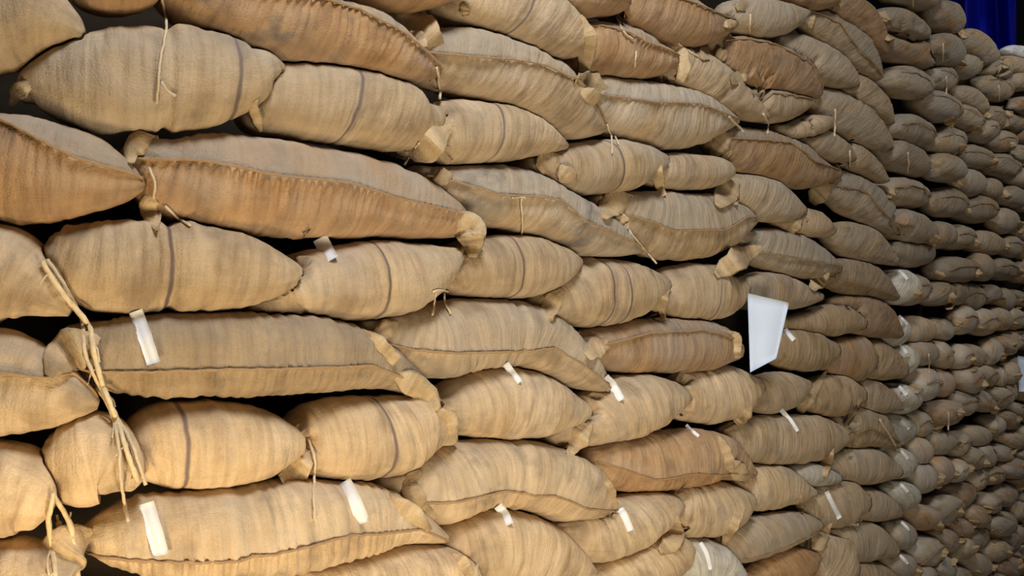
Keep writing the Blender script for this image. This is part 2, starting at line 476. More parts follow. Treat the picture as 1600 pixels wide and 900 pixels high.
# ---------------------------------------------------------------- the setting
def slab(name, x0, x1, y0, y1, z0, z1, material):
    vs = [Vector((x, y, z)) for x in (x0, x1) for y in (y0, y1) for z in (z0, z1)]
    fs = [(0, 1, 3, 2), (4, 6, 7, 5), (0, 4, 5, 1), (2, 3, 7, 6), (0, 2, 6, 4), (1, 5, 7, 3)]
    o = link_mesh(name, vs, fs, material, smooth=False); o['kind'] = 'structure'; return o
slab('floor', -6, 12, -4, 14.0, -0.12, 0.0, CONC)
slab('wall_back', -6, 12, 14.0, 14.3, 0.0, 9.0, DARKW)

# the mass of sacks behind the visible face, and below the edge of the picture
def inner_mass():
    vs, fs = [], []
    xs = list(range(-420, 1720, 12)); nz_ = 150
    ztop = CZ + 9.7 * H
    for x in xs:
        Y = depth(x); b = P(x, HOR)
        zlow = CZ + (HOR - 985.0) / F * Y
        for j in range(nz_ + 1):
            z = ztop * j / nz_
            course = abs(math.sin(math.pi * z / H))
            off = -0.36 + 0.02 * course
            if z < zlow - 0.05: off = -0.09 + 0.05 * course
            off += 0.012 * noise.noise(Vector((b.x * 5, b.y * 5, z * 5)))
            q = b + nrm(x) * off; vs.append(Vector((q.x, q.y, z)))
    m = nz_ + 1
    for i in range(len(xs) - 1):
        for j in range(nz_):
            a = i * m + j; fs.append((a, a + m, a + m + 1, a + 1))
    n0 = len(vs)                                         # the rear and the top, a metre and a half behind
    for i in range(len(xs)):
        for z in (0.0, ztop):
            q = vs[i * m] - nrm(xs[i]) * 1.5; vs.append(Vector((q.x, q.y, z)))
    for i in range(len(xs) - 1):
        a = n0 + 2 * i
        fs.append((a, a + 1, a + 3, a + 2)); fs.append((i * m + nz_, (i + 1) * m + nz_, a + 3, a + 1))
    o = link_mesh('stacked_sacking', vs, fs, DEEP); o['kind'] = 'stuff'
    o['label'] = 'sacking painted dark as gap shade, deep between the sacks of the wall'; o['category'] = 'sacking'
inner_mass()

# ---------------------------------------------------------------- the near stack, sack by sack
# (look, spine, options); spine = (column, row, half thickness)
J = []
def sk(look, spine, kind='B', ears=(), twines=(), tags=(), **k):
    J.append((look, spine, kind, k, ears, twines, tags))

# course 4 and above, from the left
sk('rounded tan sack cut by edge', [(-200,20,70),(-100,25,80),(0,25,78),(60,25,58),(105,40,30),(130,55,8)], grey=.1)
sk('sack bottom peeping from above', [(95,-52,20),(130,-46,44),(180,-42,54),(230,-46,48),(265,-55,18)], mtl='b')
sk('long brown sack with soiled underside', [(230,-62,12),(270,-45,40),(340,-12,62),(420,22,64),(500,48,60),(570,66,54),(625,92,40),(665,108,22),(686,116,6)], 'S',
   seam=[(230,-70),(390,-2),(480,8),(535,25),(625,75),(686,114)], mtl='b', stain=.9,
   twines=[[(252,-10),(260,40),(251,90),(247,130),(245,162)],[(252,128),(262,142),(274,150)],[(682,105),(686,130),(688,155)]])
sk('tan sack bottom with loose end', [(590,-30,12),(620,-25,30),(670,-22,36),(720,-28,22)], mtl='b')
sk('plump tan sack with purple band', [(712,-14,14),(745,0,36),(800,8,47),(850,36,48),(885,62,36),(912,80,12)], bands=[812], ears=[[(735,4,10),(727,14,9),(728,26,4)]])
sk('long arched tan sack with seam', [(655,66,22),(690,80,44),(750,95,55),(820,125,57),(870,160,51),(910,188,32),(940,202,10)], 'S',
   seam=[(655,80),(750,96),(820,108),(865,126),(900,156),(940,200)], ears=[[(690,82,30),(660,55,32),(632,32,20),(615,28,8)],[(640,50,10),(655,62,12),(662,75,6)]], pleat=.4)
sk('brown sack bottom with orange tinge', [(850,-22,15),(890,-10,29),(930,-5,31),(962,5,20),(978,8,6)], 'S', seam=[(850,-20),(978,4)], mtl='b')
sk('brown seamed sack with tied end', [(958,-18,15),(990,3,32),(1040,22,42),(1085,38,36),(1120,42,22),(1147,36,7)], 'S',
   seam=[(958,-20),(1040,2),(1080,18),(1120,28),(1147,34)], mtl='b', tone=.9, ears=[[(1128,40,6),(1143,37,7),(1150,40,3)]])
sk('short brown sack with folded flap', [(902,60,26),(930,72,46),(975,80,43),(1015,92,31),(1045,94,18),(1056,92,6)], 'S', seam=[(902,30),(960,58),(985,72),(1056,92)], mtl='b',
   ears=[[(905,24,14),(918,60,16),(915,90,14),(912,112,8)]], twines=[[(962,25),(975,50),(990,62)],[(994,80),(992,105)]])
sk('two-tone sack with dark seam', [(900,126,12),(930,140,34),(980,165,46),(1040,180,51),(1090,185,43),(1125,188,24),(1152,190,5)], 'S',
   seam=[(900,130),(940,150),(1000,165),(1075,170),(1110,181),(1152,189)], ears=[[(950,142,14),(920,132,20),(900,124,10)],[(905,140,14),(925,155,14),(938,166,6)]], grey=.15,
   twines=[[(1138,182),(1152,196),(1163,207)]])
sk('small wrinkled sack with folded end', [(1045,92,22),(1075,105,38),(1110,125,37),(1150,155,27),(1185,178,13),(1200,186,4)], folds=[1075,1130], ears=[[(1040,66,8),(1058,80,14),(1068,105,12),(1062,128,6)]],
   twines=[[(1060,68),(1080,82),(1098,92)],[(1192,178),(1200,192),(1199,208)]])
sk('dark brown sack with pale open corner', [(1128,76,18),(1150,85,34),(1190,98,39),(1230,115,37),(1258,135,25),(1277,150,7)], 'S', seam=[(1128,60),(1150,60),(1200,72),(1245,100),(1277,146)], mtl='b', tone=.85,
   ears=[[(1143,56,8),(1122,68,17),(1105,82,13),(1095,90,5)],[(1112,80,10),(1128,88,12),(1134,92,5)]])
sk('grey tan sack with white tie', [(1150,8,12),(1175,20,32),(1210,28,31),(1240,25,19),(1260,20,5)], grey=.2, tone=.9, ears=[[(1172,6,7),(1160,9,9),(1150,12,4)]], twines=[[(1172,22),(1172,52)]])
sk('small low sack with seam fold', [(1160,136,12),(1185,155,23),(1220,165,27),(1250,162,15),(1267,158,4)], 'S', seam=[(1160,135),(1195,148),(1267,158)], tone=.85, ears=[[(1170,115,6),(1155,122,12),(1142,126,6)]])
sk('dark seamed sack with pale corner', [(1125,215,14),(1150,222,29),(1195,240,39),(1240,258,39),(1275,270,25),(1310,273,6)], 'S', seam=[(1125,214),(1150,218),(1215,224),(1255,256),(1310,268)], tone=.85, mtl='b',
   ears=[[(1145,208,9),(1128,220,17),(1116,234,12),(1108,240,4)],[(1128,236,10),(1140,244,8)]])
# sixth course
sk('plump tan sack with knotted tip', [(14,140,8),(40,125,34),(90,120,62),(150,120,81),(250,118,84),(330,120,76),(385,118,56),(415,108,32),(442,106,9)], folds=[262], bands=[361], grey=.08,
   ears=[[(50,128,16),(30,143,14),(22,156,8),(18,168,4)]])
sk('tan sack with thin purple band', [(396,140,18),(420,146,52),(470,150,63),(540,158,65),(600,175,59),(650,190,44),(685,180,18),(699,172,6)], bands=[542],
   ears=[[(404,148,6),(397,166,8),(403,190,7),(408,206,3)]])
sk('tan sack with crumpled tied mouth', [(648,228,12),(672,215,40),(710,205,51),(770,205,50),(820,210,40),(860,222,20),(884,229,6)], bands=[765],
   ears=[[(712,190,16),(680,205,34),(655,230,30),(640,246,8)]], twines=[[(655,222),(643,240),(632,258)]])
sk('pale tan sack with frayed corner', [(842,255,12),(870,262,33),(920,262,43),(975,258,41),(1010,255,30),(1037,250,10)], ears=[[(880,245,10),(855,255,20),(842,265,10)],[(868,262,14),(888,275,14),(898,286,6)]],
   twines=[[(948,195),(955,215),(957,240)],[(960,212),(966,226)]], bands=[953], grey=.15)
sk('small tan sack behind a twine-tied corner', [(1022,262,12),(1045,265,27),(1085,268,29),(1120,268,23),(1140,268,8)], ears=[[(1032,256,8),(1028,275,10),(1032,295,7),(1038,306,4)]], grey=.1)
sk('grey tilted sack with frayed corner', [(1140,288,18),(1160,297,31),(1195,310,37),(1230,325,25),(1254,330,7)], grey=.2, tone=.9, ears=[[(1158,278,10),(1140,295,20),(1128,312,14),(1120,322,5)],[(1150,300,8),(1148,320,6)]])
sk('small pale crumpled sack end', [(1225,342,8),(1245,345,21),(1270,350,23),(1294,364,9)], ears=[[(1256,336,8),(1242,348,14),(1232,362,8)]], tone=.95)
# fifth course
sk('dark topped sack cut by edge', [(-160,230,30),(-80,245,76),(0,256,85),(60,265,81),(120,270,71),(170,280,49),(205,287,27),(226,291,7)], 'S',
   seam=[(-160,190),(0,195),(60,230),(120,258),(160,268),(226,282)], mtl='b', pleat=.8)
sk('very long seamed sack with pleated front', [(196,222,14),(222,242,40),(270,270,67),(340,283,79),(430,290,77),(520,300,71),(600,312,61),(660,328,46),(705,345,30),(738,360,9)], 'S',
   seam=[(196,245),(310,260),(400,280),(520,293),(620,318),(738,345)], mtl='b', pleat=1.4,
   ears=[[(248,215,10),(222,222,20),(206,236,13),(204,256,5)],[(238,295,10),(233,318,17),(240,345,11),(245,360,3)],[(702,338,16),(728,350,22),(738,375,20),(738,402,7)]],
   twines=[[(232,262),(242,285),(240,310)],[(258,322),(280,342),(298,352)]])
sk('long arched grey topped sack with seam', [(672,265,12),(700,280,26),(760,300,48),(820,312,49),(870,335,47),(920,360,39),(965,378,25),(1002,391,6)], 'S',
   seam=[(672,270),(760,305),(815,310),(850,318),(890,348),(960,376),(1002,390)], grey=.15, stain=.8, pleat=.4, ears=[[(712,272,8),(690,276,14),(678,268,8)]],
   twines=[[(800,309),(815,308),(822,310)],[(814,310),(816,335),(815,366)]])
sk('curved-seam sack with pale corner', [(945,312,14),(975,325,31),(1020,345,51),(1080,353,53),(1130,348,43),(1160,345,25),(1180,345,6)], 'S', seam=[(945,330),(985,338),(1040,360),(1110,358),(1150,342),(1180,340)], tone=.95,
   ears=[[(990,308,14),(962,316,22),(948,330,14),(944,342,5)],[(968,330,10),(972,348,12),(980,358,5)]], twines=[[(976,352),(1000,382),(1026,412)]])
sk('grey seamed sack with pale turned-up flap', [(1168,366,10),(1195,382,29),(1240,398,35),(1280,412,25),(1310,419,6)], 'S', seam=[(1168,380),(1195,395),(1240,405),(1310,418)], grey=.2, tone=.85,
   ears=[[(1192,386,12),(1160,400,20),(1135,418,16),(1118,430,6)]])
# fourth course
sk('sack end beside the frayed rope', [(-150,425,60),(-60,426,80),(0,428,78),(45,445,58),(80,468,32),(109,488,8)], grey=.05)
sk('square-ended sack with girth crease', [(65,385,30),(85,395,52),(150,412,72),(240,416,74),(320,418,71),(390,425,57),(440,428,34),(477,425,7)], folds=[268], bands=[262], ribs=.012, tone=.95)
sk('tan sack with white tag and dark band', [(400,487,8),(430,470,28),(480,448,51),(560,440,62),(630,432,58),(680,415,38),(714,397,13)], bands=[586], tags=[([(500,372),(508,388),(518,406)],13)], grey=.15)
sk('tan sack with curved dark band', [(692,440,14),(720,425,38),(780,418,50),(840,416,48),(880,412,29),(905,408,7)], bands=[797], grey=.1, twines=[[(676,456),(688,453),(702,456)],[(682,456),(678,478),(676,492)],[(694,455),(696,474),(704,490)]])
sk('upward tilted tan sack with double bands', [(848,482,12),(875,472,35),(920,458,53),(970,455,51),(1010,450,37),(1042,442,11)], bands=[940,964], folds=[925], ears=[[(882,450,10),(864,470,16),(858,492,10),(862,502,4)]], grey=.1)
sk('plain tan sack with pale tied ear', [(1018,480,10),(1045,462,35),(1090,456,45),(1130,458,39),(1162,452,13)], ears=[[(1046,452,7),(1036,466,11),(1034,486,6),(1038,500,3)]], grey=.1, bands=[1108])
sk('smooth grey tan sack behind the white card', [(1158,448,12),(1185,455,29),(1220,455,29),(1250,462,21),(1280,464,6)], grey=.2, tone=.9)
# third course, level with the white card
sk('two-tone sack cut by edge', [(-150,600,60),(-60,600,85),(0,600,85),(50,610,71),(100,620,49),(135,628,27),(154,634,7)], 'S', seam=[(-150,585),(0,582),(70,592),(120,580),(154,625)], grey=.05, pleat=.4)
sk('long seamed sack with white tag', [(92,528,20),(125,540,40),(170,555,59),(240,557,68),(340,555,68),(440,555,66),(530,556,57),(590,570,40),(640,595,22),(688,634,8)], 'S',
   tone=.76, ribs=.016, seam=[(92,570),(150,577),(300,573),(400,570),(560,568),(620,590),(688,630)], pleat=1.3, tags=[([(212,486),(226,525),(240,568)],12)],
   ears=[[(160,535,26),(122,542,36),(92,562,28),(76,588,7)],[(565,515,8),(590,535,12),(620,565,10)],[(610,585,12),(645,600,22),(668,620,17),(684,640,6)]])
sk('arched grey tan sack with pleats', [(582,512,12),(620,522,35),(680,536,58),(750,524,58),(820,523,51),(870,548,43),(915,582,29),(950,610,6)], 'S', ribs=.016, seam=[(582,525),(640,545),(700,548),(760,545),(850,545),(900,575),(950,608)], folds=[803], grey=.15, pleat=1.0,
   ears=[[(625,505,10),(602,515,14),(588,530,8)]])
sk('greyish brown sack with stitched seam', [(910,545,12),(940,543,29),(990,542,41),(1060,540,43),(1115,542,37),(1152,550,13)], 'S', seam=[(910,548),(960,535),(1000,524),(1080,518),(1130,532),(1152,545)], mtl='b', grey=.25, tone=.85,
   ears=[[(955,535,12),(930,545,16),(916,556,8)],[(1128,515,5),(1148,530,10),(1150,560,8)]])
sk('dark sack with small white tag', [(1214,545,14),(1240,547,31),(1275,549,31),(1302,548,13)], tone=.8, tags=[([(1226,514),(1232,523),(1240,532)],5)])
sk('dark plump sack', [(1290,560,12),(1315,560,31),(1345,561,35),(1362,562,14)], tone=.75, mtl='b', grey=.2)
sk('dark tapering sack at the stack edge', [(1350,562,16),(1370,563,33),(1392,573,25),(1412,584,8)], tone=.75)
# second lowest on the left
sk('bright sack cut by edge', [(-150,770,50),(-60,768,80),(0,768,77),(40,772,67),(70,785,48),(84,792,18)], tone=1.1, grey=.03)
sk('pale sack end behind frayed rope', [(58,716,30),(80,722,60),(120,722,77),(160,718,70),(192,736,48),(214,757,16)], tone=1.05, grey=.02)
sk('pale sack with thin purple band', [(188,726,20),(215,716,48),(260,704,67),(310,700,71),(360,698,69),(420,695,57),(460,695,33),(492,696,8)], bands=[288], tone=1.05, setback=.02,
   ears=[[(492,700,9),(462,738,20),(440,752,12)]], twines=[[(482,685),(492,720),(490,770),(492,812)]])
sk('tan sack with shadowed left end', [(462,690,20),(490,695,50),(540,690,65),(600,685,67),(650,672,56),(685,675,32),(710,691,7)], bands=[594], ears=[[(680,640,12),(700,655,14),(706,680,8)]])
sk('short tan sack with white tie', [(700,640,16),(730,640,43),(790,630,58),(850,636,51),(895,642,28),(930,646,6)], tags=[([(790,568),(800,582),(812,598)],6)], grey=.1, stain=.3)
sk('upward tilted sack with pale tag', [(880,694,12),(915,672,33),(960,648,47),(1010,630,47),(1050,622,29),(1075,622,8)], tags=[([(945,590),(958,604),(970,626)],8)], ears=[[(925,662,12),(905,682,20),(895,702,10),(885,708,3)]], grey=.15)
sk('short tan sack with curved crease', [(1053,625,14),(1080,622,37),(1120,618,45),(1155,610,39),(1184,602,14)], folds=[1108], grey=.1, ears=[[(1175,630,8),(1162,648,12),(1150,662,6)]])
sk('grey sack beside a pale twisted corner', [(1180,622,14),(1205,618,31),(1235,608,29),(1260,600,8)], tone=.8, grey=.2)
sk('dark sack with pale twisted corner', [(1260,625,14),(1290,620,31),(1320,618,31),(1344,618,13)], tone=.8, ears=[[(1292,578,4),(1278,600,8),(1258,625,12),(1250,645,5)]])
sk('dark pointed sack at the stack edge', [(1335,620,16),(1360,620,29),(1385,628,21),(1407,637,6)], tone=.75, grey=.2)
# lowest on the left
sk('broad pleated sack with two white tags', [(122,852,14),(165,850,42),(230,845,64),(320,842,74),(420,832,76),(520,818,68),(590,812,54),(640,820,34),(698,843,8)], 'S', ribs=.022, seam=[(122,870),(340,866),(420,850),(520,826),(640,822),(698,845)], pleat=1.4, tone=1.05,
   tags=[([(228,786),(240,825),(252,868)],14),([(536,753),(552,782),(566,818)],14)], ears=[[(150,832,20),(112,846,36),(94,880,34),(88,918,18)],[(600,768,8),(625,790,14),(650,808,14),(672,830,6)]], folds=[385])
sk('bright sack below the rope fibres', [(-120,900,30),(-50,905,56),(20,905,58),(70,905,46),(97,905,14)], tone=1.1)
sk('long arched tan sack', [(610,762,14),(650,765,42),(700,762,61),(770,742,55),(840,745,55),(895,765,53),(935,785,31),(962,792,8)], 'S', seam=[(610,790),(700,775),(770,760),(850,770),(910,795),(962,795)], folds=[803], pleat=.3, stain=.4, ears=[[(660,735,12),(640,755,20),(655,790,16),(680,810,6)],[(940,735,6),(952,765,9),(962,795,4)]])
sk('bright short sack with white tag', [(690,868,16),(730,866,51),(790,860,63),(850,870,57),(895,885,33),(928,896,8)], tags=[([(778,790),(788,803),(796,820)],8)], tone=1.05)
sk('pale sack bottom at the lower edge', [(465,920,14),(520,914,37),(600,905,48),(670,898,48),(715,900,37),(745,907,9)], tone=1.1, ears=[[(705,865,10),(722,880,12),(735,900,6)]])
sk('brown striped sack with frayed end', [(936,716,14),(965,725,37),(1010,728,45),(1070,718,47),(1120,716,41),(1150,728,25),(1176,741,8)], 'S', seam=[(936,720),(1010,745),(1070,735),(1176,742)], mtl='b', pleat=.5, stain=.3,
   ears=[[(1120,680,8),(1132,705,12),(1140,735,10)],[(1135,720,14),(1155,738,14),(1170,750,6)]], tags=[([(1072,664),(1080,672),(1092,682)],3)])
sk('upward tilted pale sack with white tag', [(886,836,16),(920,842,39),(965,830,47),(1010,808,39),(1045,792,23),(1066,790,6)], tags=[([(968,795),(976,810),(984,830)],8)], grey=.1)
sk('pale sack with triangular flap', [(928,922,14),(975,902,32),(1020,884,36),(1055,862,31),(1076,858,10)], ears=[[(1058,802,6),(1052,825,18),(1048,848,18),(1030,860,5)]], tone=1.05)
sk('tan sack with loose frayed ear', [(1048,790,16),(1075,800,39),(1110,798,45),(1145,788,37),(1172,780,12)], ears=[[(1165,790,8),(1148,812,12),(1135,840,8),(1130,852,3)]], folds=[1100], grey=.1)
sk('pinkish angular sack', [(1163,765,18),(1190,764,35),(1225,762,33),(1252,768,19),(1272,770,5)], grey=.15, ears=[[(1250,772,5),(1250,790,7),(1252,802,3)]])
sk('whitish upright sack end', [(1068,892,20),(1085,886,41),(1115,886,39),(1148,906,20)], mtl='g', tags=[([(1094,848),(1104,866),(1110,890)],4)])
sk('grey sack with raised seam', [(1138,872,12),(1165,856,29),(1210,836,32),(1250,822,23),(1279,820,7)], 'S', seam=[(1138,880),(1180,868),(1225,846),(1279,826)], grey=.25, tone=.9)
sk('tan leaf-shaped sack end', [(1186,910,12),(1220,896,28),(1250,880,28),(1274,868,8)], tone=.95, mtl='b')
sk('brown grey sack with white tie', [(1148,690,18),(1180,688,35),(1230,688,39),(1280,685,35),(1315,682,17),(1334,682,5)], tags=[([(1220,640),(1234,656),(1246,674)],4)], grey=.15, tone=.9, ears=[[(1302,700,7),(1290,725,10),(1288,745,4)]])
# narrow sacks along the right edge of the near stack
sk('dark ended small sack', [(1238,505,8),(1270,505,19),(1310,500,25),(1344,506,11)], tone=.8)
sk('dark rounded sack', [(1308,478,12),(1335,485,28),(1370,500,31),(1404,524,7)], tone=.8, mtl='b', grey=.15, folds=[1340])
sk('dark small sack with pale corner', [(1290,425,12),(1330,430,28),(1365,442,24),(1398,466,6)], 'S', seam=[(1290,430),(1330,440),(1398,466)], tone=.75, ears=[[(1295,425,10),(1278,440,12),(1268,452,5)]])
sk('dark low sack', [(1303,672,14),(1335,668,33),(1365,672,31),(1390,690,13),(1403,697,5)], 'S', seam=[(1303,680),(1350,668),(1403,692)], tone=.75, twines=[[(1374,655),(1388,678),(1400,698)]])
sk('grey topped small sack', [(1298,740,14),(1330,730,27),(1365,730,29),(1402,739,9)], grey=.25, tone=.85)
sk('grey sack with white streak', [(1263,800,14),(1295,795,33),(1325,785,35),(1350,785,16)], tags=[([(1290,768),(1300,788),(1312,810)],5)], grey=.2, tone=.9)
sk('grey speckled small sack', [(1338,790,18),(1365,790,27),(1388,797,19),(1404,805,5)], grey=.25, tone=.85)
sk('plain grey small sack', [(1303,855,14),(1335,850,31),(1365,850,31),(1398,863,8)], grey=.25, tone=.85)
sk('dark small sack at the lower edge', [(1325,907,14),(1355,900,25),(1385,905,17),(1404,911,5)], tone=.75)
sk('pale frayed sack end', [(1252,882,14),(1285,872,37),(1315,885,37),(1334,890,13)], ears=[[(1300,815,7),(1284,835,14),(1276,860,8)]], grey=.1)
sk('small grey wedge-like sack', [(1243,742,8),(1270,742,19),(1304,748,9)], grey=.25, tone=.85, mtl='g')
# upper right, tilted by the steep view
sk('grey topped sack with pale corner', [(1293,275,10),(1320,290,27),(1355,315,31),(1385,345,21),(1404,367,5)], 'S', seam=[(1293,285),(1340,300),(1370,335),(1404,366)], tone=.8, grey=.2, ears=[[(1300,285,8),(1280,302,16),(1268,318,6)]])
sk('small tilted sack with pale top', [(1303,358,10),(1330,370,27),(1360,385,27),(1398,410,6)], tone=.8, grey=.15)
sk('grey tilted sack with hanging twine', [(1272,138,8),(1300,158,25),(1335,185,31),(1365,212,23),(1392,233,6)], grey=.2, tone=.85, twines=[[(1305,170),(1305,190),(1304,212)]])
sk('pale topped tilted sack', [(1226,60,10),(1255,75,25),(1290,100,29),(1320,122,19),(1336,134,5)], grey=.15, tone=.9)
sk('narrow tilted sack', [(1322,110,8),(1345,135,21),(1370,165,19),(1390,192,5)], tone=.85)
sk('dark seamed tilted sack with white corner', [(1263,13,8),(1290,35,23),(1325,65,27),(1352,95,21),(1371,124,6)], 'S', seam=[(1263,10),(1300,38),(1335,85),(1371,122)], tone=.8, ears=[[(1272,18,4),(1268,32,6),(1266,44,3)]])
sk('tilted sack at the upper edge', [(1278,-27,10),(1310,-5,23),(1345,25,25),(1368,60,17),(1381,84,5)], tone=.8, mtl='b')
sk('small sack in a dark hollow', [(1253,204,10),(1285,222,23),(1310,238,19),(1329,250,6)], tone=.8, grey=.15)
sk('small twine-tied sack', [(1310,218,7),(1335,240,19),(1360,262,15),(1381,284,5)], tone=.8, twines=[[(1328,235),(1328,262)]])
sk('sack bottom at the upper edge', [(1230,-17,8),(1255,-5,17),(1285,0,17),(1304,5,5)], tone=.8, mtl='b')
sk('pale stubby sack corner', [(1226,200,8),(1250,205,15),(1275,195,17),(1292,187,6)], tone=.95)

MT = {None: JUTE, 'b': JUTE_B, 'g': GREYJ}
near = []
for look, spine, kind, k, ears, twines, tags in J:
    k = dict(k); k['mtl'] = MT[k.pop('mtl', None)]
    mx = sum(p[0] for p in spine) / len(spine); my = sum(p[1] for p in spine) / len(spine)
    row_ = (HOR - my) / hpx(mx)                      # lower courses get a paler tone: their brighter light is put into the colour
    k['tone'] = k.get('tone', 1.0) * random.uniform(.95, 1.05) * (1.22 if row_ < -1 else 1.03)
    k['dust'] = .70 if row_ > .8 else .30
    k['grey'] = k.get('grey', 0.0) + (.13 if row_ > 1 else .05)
    mx = sum(p[0] for p in spine) / len(spine)
    k.setdefault('dep', 0.10 if mx < 1000 else (0.085 if mx < 1150 else 0.07))
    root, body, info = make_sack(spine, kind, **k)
    cx, cy = sum(p[0] * p[2] for p in spine) / sum(p[2] for p in spine), sum(p[1] * p[2] for p in spine) / sum(p[2] for p in spine)
    near.append((root, look, cx, cy, ears, twines, tags))

# ---------------------------------------------------------------- the far stack: courses of sacks laid along the same face
far = []
def span(x):            # length along the face, metres, from column 1380
    s = 0.0; a = P(1380, HOR)
    q = P(x, HOR); return (q - a).length
def col(s):
    lo, hi = 1380.0, 1800.0
    for _ in range(40):
        m = (lo + hi) / 2
        if span(m) < s: lo = m
        else: hi = m
    return lo
rg = random.Random(5)
for c in range(-12, 10):
    kz = c + 0.45
    s = rg.uniform(0.0, 0.10)
    if c >= 2: s = span(1392) - 0.0 if False else rg.uniform(-0.02, 0.08)
    else: s = 0.16 + rg.uniform(-.02, .02)
    if c >= 8: s = -0.01
    i = 0
    if s < 0:
        s = rg.uniform(0.0, 0.15)
    while True:
        x0 = col(s)
        if x0 > 1612: break
        first = (i == 0 and c <= 0)
        Ls = 0.42 if first else (rg.choice((0.5, 0.58, 0.66, 0.75, 0.9)) if c >= 1 else rg.choice((0.36, 0.42, 0.48, 0.55)))
        x1 = col(s + Ls)
        fat = rg.uniform(.41, .53); jog = rg.uniform(-.16, .16)
        if HOR - (kz + .65) * hpx(x1) > 905:          # below the picture
            s += Ls; continue
        ks = [(0.0, .10), (.10, .62), (.32, .98), (.6, 1.0), (.88, .7), (1.0, .12)]
        tilt = rg.uniform(-.42, .42)
        sp = []
        for t, rr in ks:
            x = col(s + Ls * t); h_ = hpx(x)
            kk = kz + jog + tilt * (t - .5) + 0.12 * math.sin(c * 2.1 + s * 1.7)
            sp.append((x, HOR - kk * h_, h_ * fat * rr))
        kind = 'S' if rg.random() < .4 and not first else 'B'
        seam = [(q[0], q[1] - (.25 if j in (2, 3) else 0) * q[2]) for j, q in enumerate(sp)] if kind == 'S' else None
        tone = rg.uniform(.75, 1.0) * (1.4 if c < 0 else .92); grey = rg.uniform(.35, .65)  # courses below eye level painted paler for the light at lower right
        mt = GREYJ if first and rg.random() < .8 else (JUTE_B if rg.random() < .25 else JUTE)
        if mt is GREYJ: tone, grey = 1.3, .1
        root, body, info = make_sack(sp, kind, seam=seam, tone=tone, grey=grey, mtl=mt, stain=rg.choice((0, .2, .5)), dep=rg.uniform(.085, .125), detail=.9 if x0 < 1460 else .75, yaw=rg.uniform(-.05, .07), setback=(0.03 if c < 1 else 0.0) + rg.uniform(-.03, .03), pleat=.6)
        mx = (x0 + x1) / 2
        far.append((root, first, c, i, mx, HOR - kz * hpx(mx), tone, grey, kind, sp, mt))
        s += Ls * rg.uniform(.96, 1.02); i += 1

sp = [(1566, 92, 6), (1584, 99, 15), (1606, 109, 17), (1632, 124, 8)]
root, body, info = make_sack(sp, 'B', tone=.95, grey=.4, dep=.1, detail=.9)
far.append((root, False, 9, sum(1 for q in far if q[2] == 9), 1600, 108, .95, .4, 'B', sp, JUTE))
bundle = make_sack([(1579, 80, 5), (1588, 78, 9), (1600, 83, 11), (1616, 90, 7)], mtl=WHITEJ, dep=.06, detail=1.2, name='white_bundle')
settle()
build_bodies()
BVH = BVHTree.FromPolygons([tuple(v) for v in ALLV], ALLF)


# ---------------------------------------------------------------- corners, twine and tags on the sacks
for root, look, cx, cy, ears, twines, tags in near:
    for e in ears: 
        w_ = max(q[2] for q in e)
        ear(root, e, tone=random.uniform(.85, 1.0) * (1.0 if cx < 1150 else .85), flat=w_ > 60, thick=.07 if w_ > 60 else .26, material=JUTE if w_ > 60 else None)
    for t in twines: twine(root, t, 2.2 if cx < 700 else 1.7)
    for p, hw in tags: tag(root, p, hw)

for root, first, c, i, mx, my, tone, grey, kind, sp, mt in far:
    if first:
        hh = hpx(mx)
        x, y = sp[2][0] + 2, sp[2][1]
        tag(root, [(x - 4, y - .42 * hh), (x + 3, y - .30 * hh), (x + 9, y - .17 * hh)], 3.5)
    elif rg.random() < .7:
        e = sp[0] if rg.random() < .7 else sp[-1]
        q = sp[1] if e is sp[0] else sp[-2]
        hh = hpx(e[0])
        ear(root, [(q[0], q[1], .2 * hh), ((e[0] + q[0]) / 2, (e[1] + q[1]) / 2 + .10 * hh, .24 * hh), (e[0], e[1] + .3 * hh, .08 * hh)], tone=.85, lift=.008)
    elif rg.random() < .25:
        hh = hpx(mx); twine(root, [(mx, my - .1 * hh), (mx + 1, my + .2 * hh), (mx, my + .5 * hh)], 1.3)

# frayed rope of twisted jute running down the left, over the corners of four sacks
def rope():
    root = bpy.data.objects.new('frayed_rope', None); COL.objects.link(root)
    root.location = CAM + ray(212, 745) * hit(212, 745, 1.8)
    path = [(66, 408), (95, 455), (138, 508), (146, 548), (160, 600), (182, 655), (198, 705), (215, 752)]
    twine(root, path, 4.2, 'rope_strand', PALE_T, .016)
    twine(root, [(74, 406), (104, 452), (128, 500), (133, 552), (152, 596), (176, 640), (204, 690), (228, 758)], 3.0, 'rope_strand', TWINE, .018)
    twine(root, [(150, 605), (172, 640), (186, 700), (188, 745), (200, 815)], 2.6, 'rope_strand', TWINE, .016)
    for a in range(9):
        f = (a + .5) / 9; i = min(len(path) - 2, int(f * (len(path) - 1))); u = f * (len(path) - 1) - i
        x = path[i][0] * (1 - u) + path[i + 1][0] * u; y = path[i][1] * (1 - u) + path[i + 1][1] * u
        dx = random.choice((-1, 1)) * random.uniform(6, 16)
        twine(root, [(x, y), (x + dx * .6, y + 8), (x + dx, y + random.uniform(14, 30))], 1.3, 'rope_fibre', TWINE, .014)
    root['label'] = 'frayed pale jute rope hanging down over the sack corners near the left edge'; root['category'] = 'rope'
PALE_T = plain('straw_rope', (0.68, 0.54, 0.33), .9, .25, 90)
rope()
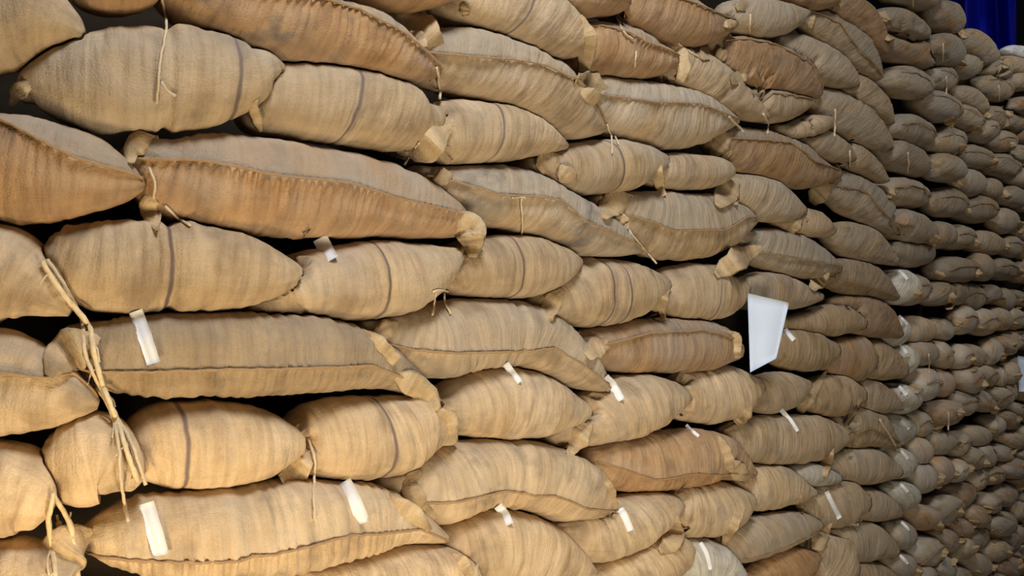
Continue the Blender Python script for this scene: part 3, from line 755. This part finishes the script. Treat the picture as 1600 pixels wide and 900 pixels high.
def fibres():
    root = bpy.data.objects.new('frayed_rope', None); COL.objects.link(root)
    root.location = CAM + ray(100, 895) * hit(100, 895, 1.8)
    for p in ([(84, 770), (76, 815), (82, 860), (88, 915)], [(84, 775), (100, 800), (112, 828), (118, 870), (124, 915)], [(80, 830), (98, 832), (112, 845)], [(92, 815), (96, 850), (104, 890), (102, 920)]):
        twine(root, p, 4.0, 'rope_strand', PALE_T, .016)
    for a in range(7):
        x = random.uniform(76, 112); y = random.uniform(800, 870)
        twine(root, [(x, y), (x + random.uniform(-8, 8), y + 18), (x + random.uniform(-14, 14), y + 36)], 1.8, 'rope_fibre', TWINE, .012)
    root['label'] = 'loose bundle of pale rope fibres at the lower left corner'; root['category'] = 'rope'
fibres()

# ---------------------------------------------------------------- white cards
def card(corners, label, lift=0.02, fold=True):
    ts = [hit(x, y, depth(x)) for x, y in corners]
    k = sum(ts) / 4 - lift
    k = min(ts) - 0.004
    vs = []; nn = 9
    for layer in (0.0, 0.003):
        for i in range(nn):
            for j in range(nn):
                u, v = i / (nn - 1), j / (nn - 1)
                x = (corners[0][0] * (1 - u) + corners[1][0] * u) * (1 - v) + (corners[3][0] * (1 - u) + corners[2][0] * u) * v
                y = (corners[0][1] * (1 - u) + corners[1][1] * u) * (1 - v) + (corners[3][1] * (1 - u) + corners[2][1] * u) * v
                bend = -0.018 * math.sin(math.pi * u) + 0.012 * v * (1 - v)
                if fold and v < .12: bend += 0.012 * (1 - v / .12)
                vs.append(CAM + ray(x, y) * (k + bend + layer))
    fs = []; q = nn * nn
    for i in range(nn - 1):
        for j in range(nn - 1):
            a = i * nn + j; fs.append((a, a + 1, a + nn + 1, a + nn)); fs.append((q + a + nn, q + a + nn + 1, q + a + 1, q + a))
    edge = [i * nn for i in range(nn)] + [(nn - 1) * nn + j for j in range(1, nn)] + [i * nn + nn - 1 for i in range(nn - 2, -1, -1)] + [j for j in range(nn - 2, 0, -1)]
    for a, b in zip(edge, edge[1:] + edge[:1]): fs.append((b, a, q + a, q + b))
    base = vs[nn * nn // 2]
    o = link_mesh('paper_card', [v - base for v in vs], fs, PAPER); o.location = base
    o['label'] = label; o['category'] = 'card'; o['group'] = 'white cards on the stack'
    return o
card([(1168, 458), (1233, 473), (1213, 560), (1172, 582)], 'large blank bluish white card hanging between the tan sacks, beside a dark gap')
card([(1590, 556), (1632, 562), (1628, 612), (1592, 612)], 'small bright white card on the dark sacks at the right edge')

# ---------------------------------------------------------------- blue tarpaulin and a white bundle beyond the top of the stack
def tarp():
    vs, fs = [], []; nx, nz2 = 60, 40; D = 11.0
    for layer in (0, 1):
        for i in range(nx + 1):
            for j in range(nz2 + 1):
                u, v = i / nx, j / nz2
                x = 1470 + 118 * u; y = -160 + 300 * v
                dd = D + 0.28 * math.sin(u * 9 + v * 2.2) + 0.12 * math.sin(u * 23 - v * 5) + .10 * noise.noise(Vector((u * 5, v * 5, 1)))
                vs.append(CAM + ray(x + 4 * noise.noise(Vector((0, v * 4, 2))), y) * (dd + layer * .01))
    m = nz2 + 1; q = (nx + 1) * m
    for i in range(nx):
        for j in range(nz2):
            a = i * m + j; fs.append((a, a + 1, a + m + 1, a + m)); fs.append((q + a + m, q + a + m + 1, q + a + 1, q + a))
    o = link_mesh('blue_tarpaulin', vs, fs, BLUE)
    o['label'] = 'deep blue plastic tarpaulin hanging in folds beyond the top of the stack'; o['category'] = 'tarpaulin'
tarp()

# ---------------------------------------------------------------- names, labels and groups
ORD = ['first', 'second', 'third', 'fourth', 'fifth', 'sixth', 'seventh', 'eighth', 'ninth', 'tenth', 'eleventh', 'twelfth', 'thirteenth']
def course_words(c):
    if c == 0: return 'course of the white card'
    return f"{ORD[abs(c) - 1]} course {'above' if c > 0 else 'below'} white card"
r_, b_, i_ = bundle
r_['label'] = 'small white bundle on top of the far stack, at the foot of the blue tarpaulin'; r_['category'] = 'bundle'
rows = {}
for it in near:
    k = (HOR - it[3]) / hpx(it[2])
    rows.setdefault(int(math.floor(k + 0.05)) + 1, []).append(it)
for c, its in rows.items():
    its.sort(key=lambda q: q[2])
    for n, it in enumerate(its):
        pos = ORD[n] + ' from left'
        o = it[0]; lab = f"{it[1]}, {pos}, {course_words(c)}"
        ws = lab.split()
        if len(ws) > 16: lab = f"{it[1]}, {pos}, {course_words(c).replace(' white card', ' card').replace('course of the card', 'card course')}"
        o['label'] = lab; o['category'] = 'sack'; o['group'] = 'jute sacks of the near stack'
for root, first, c, i, mx, my, tone, grey, kind, sp, mt in far:
    look = 'whitish tagged sack' if first and mt is GREYJ else ('tagged sack' if first else ('shaded seamed sack' if kind == 'S' else 'shaded plain sack'))
    root['label'] = f"{look} of far stack, {ORD[min(i, 12)]} from left, {course_words(c + 1)}"
    root['category'] = 'sack'; root['group'] = 'shaded sacks of the far stack'
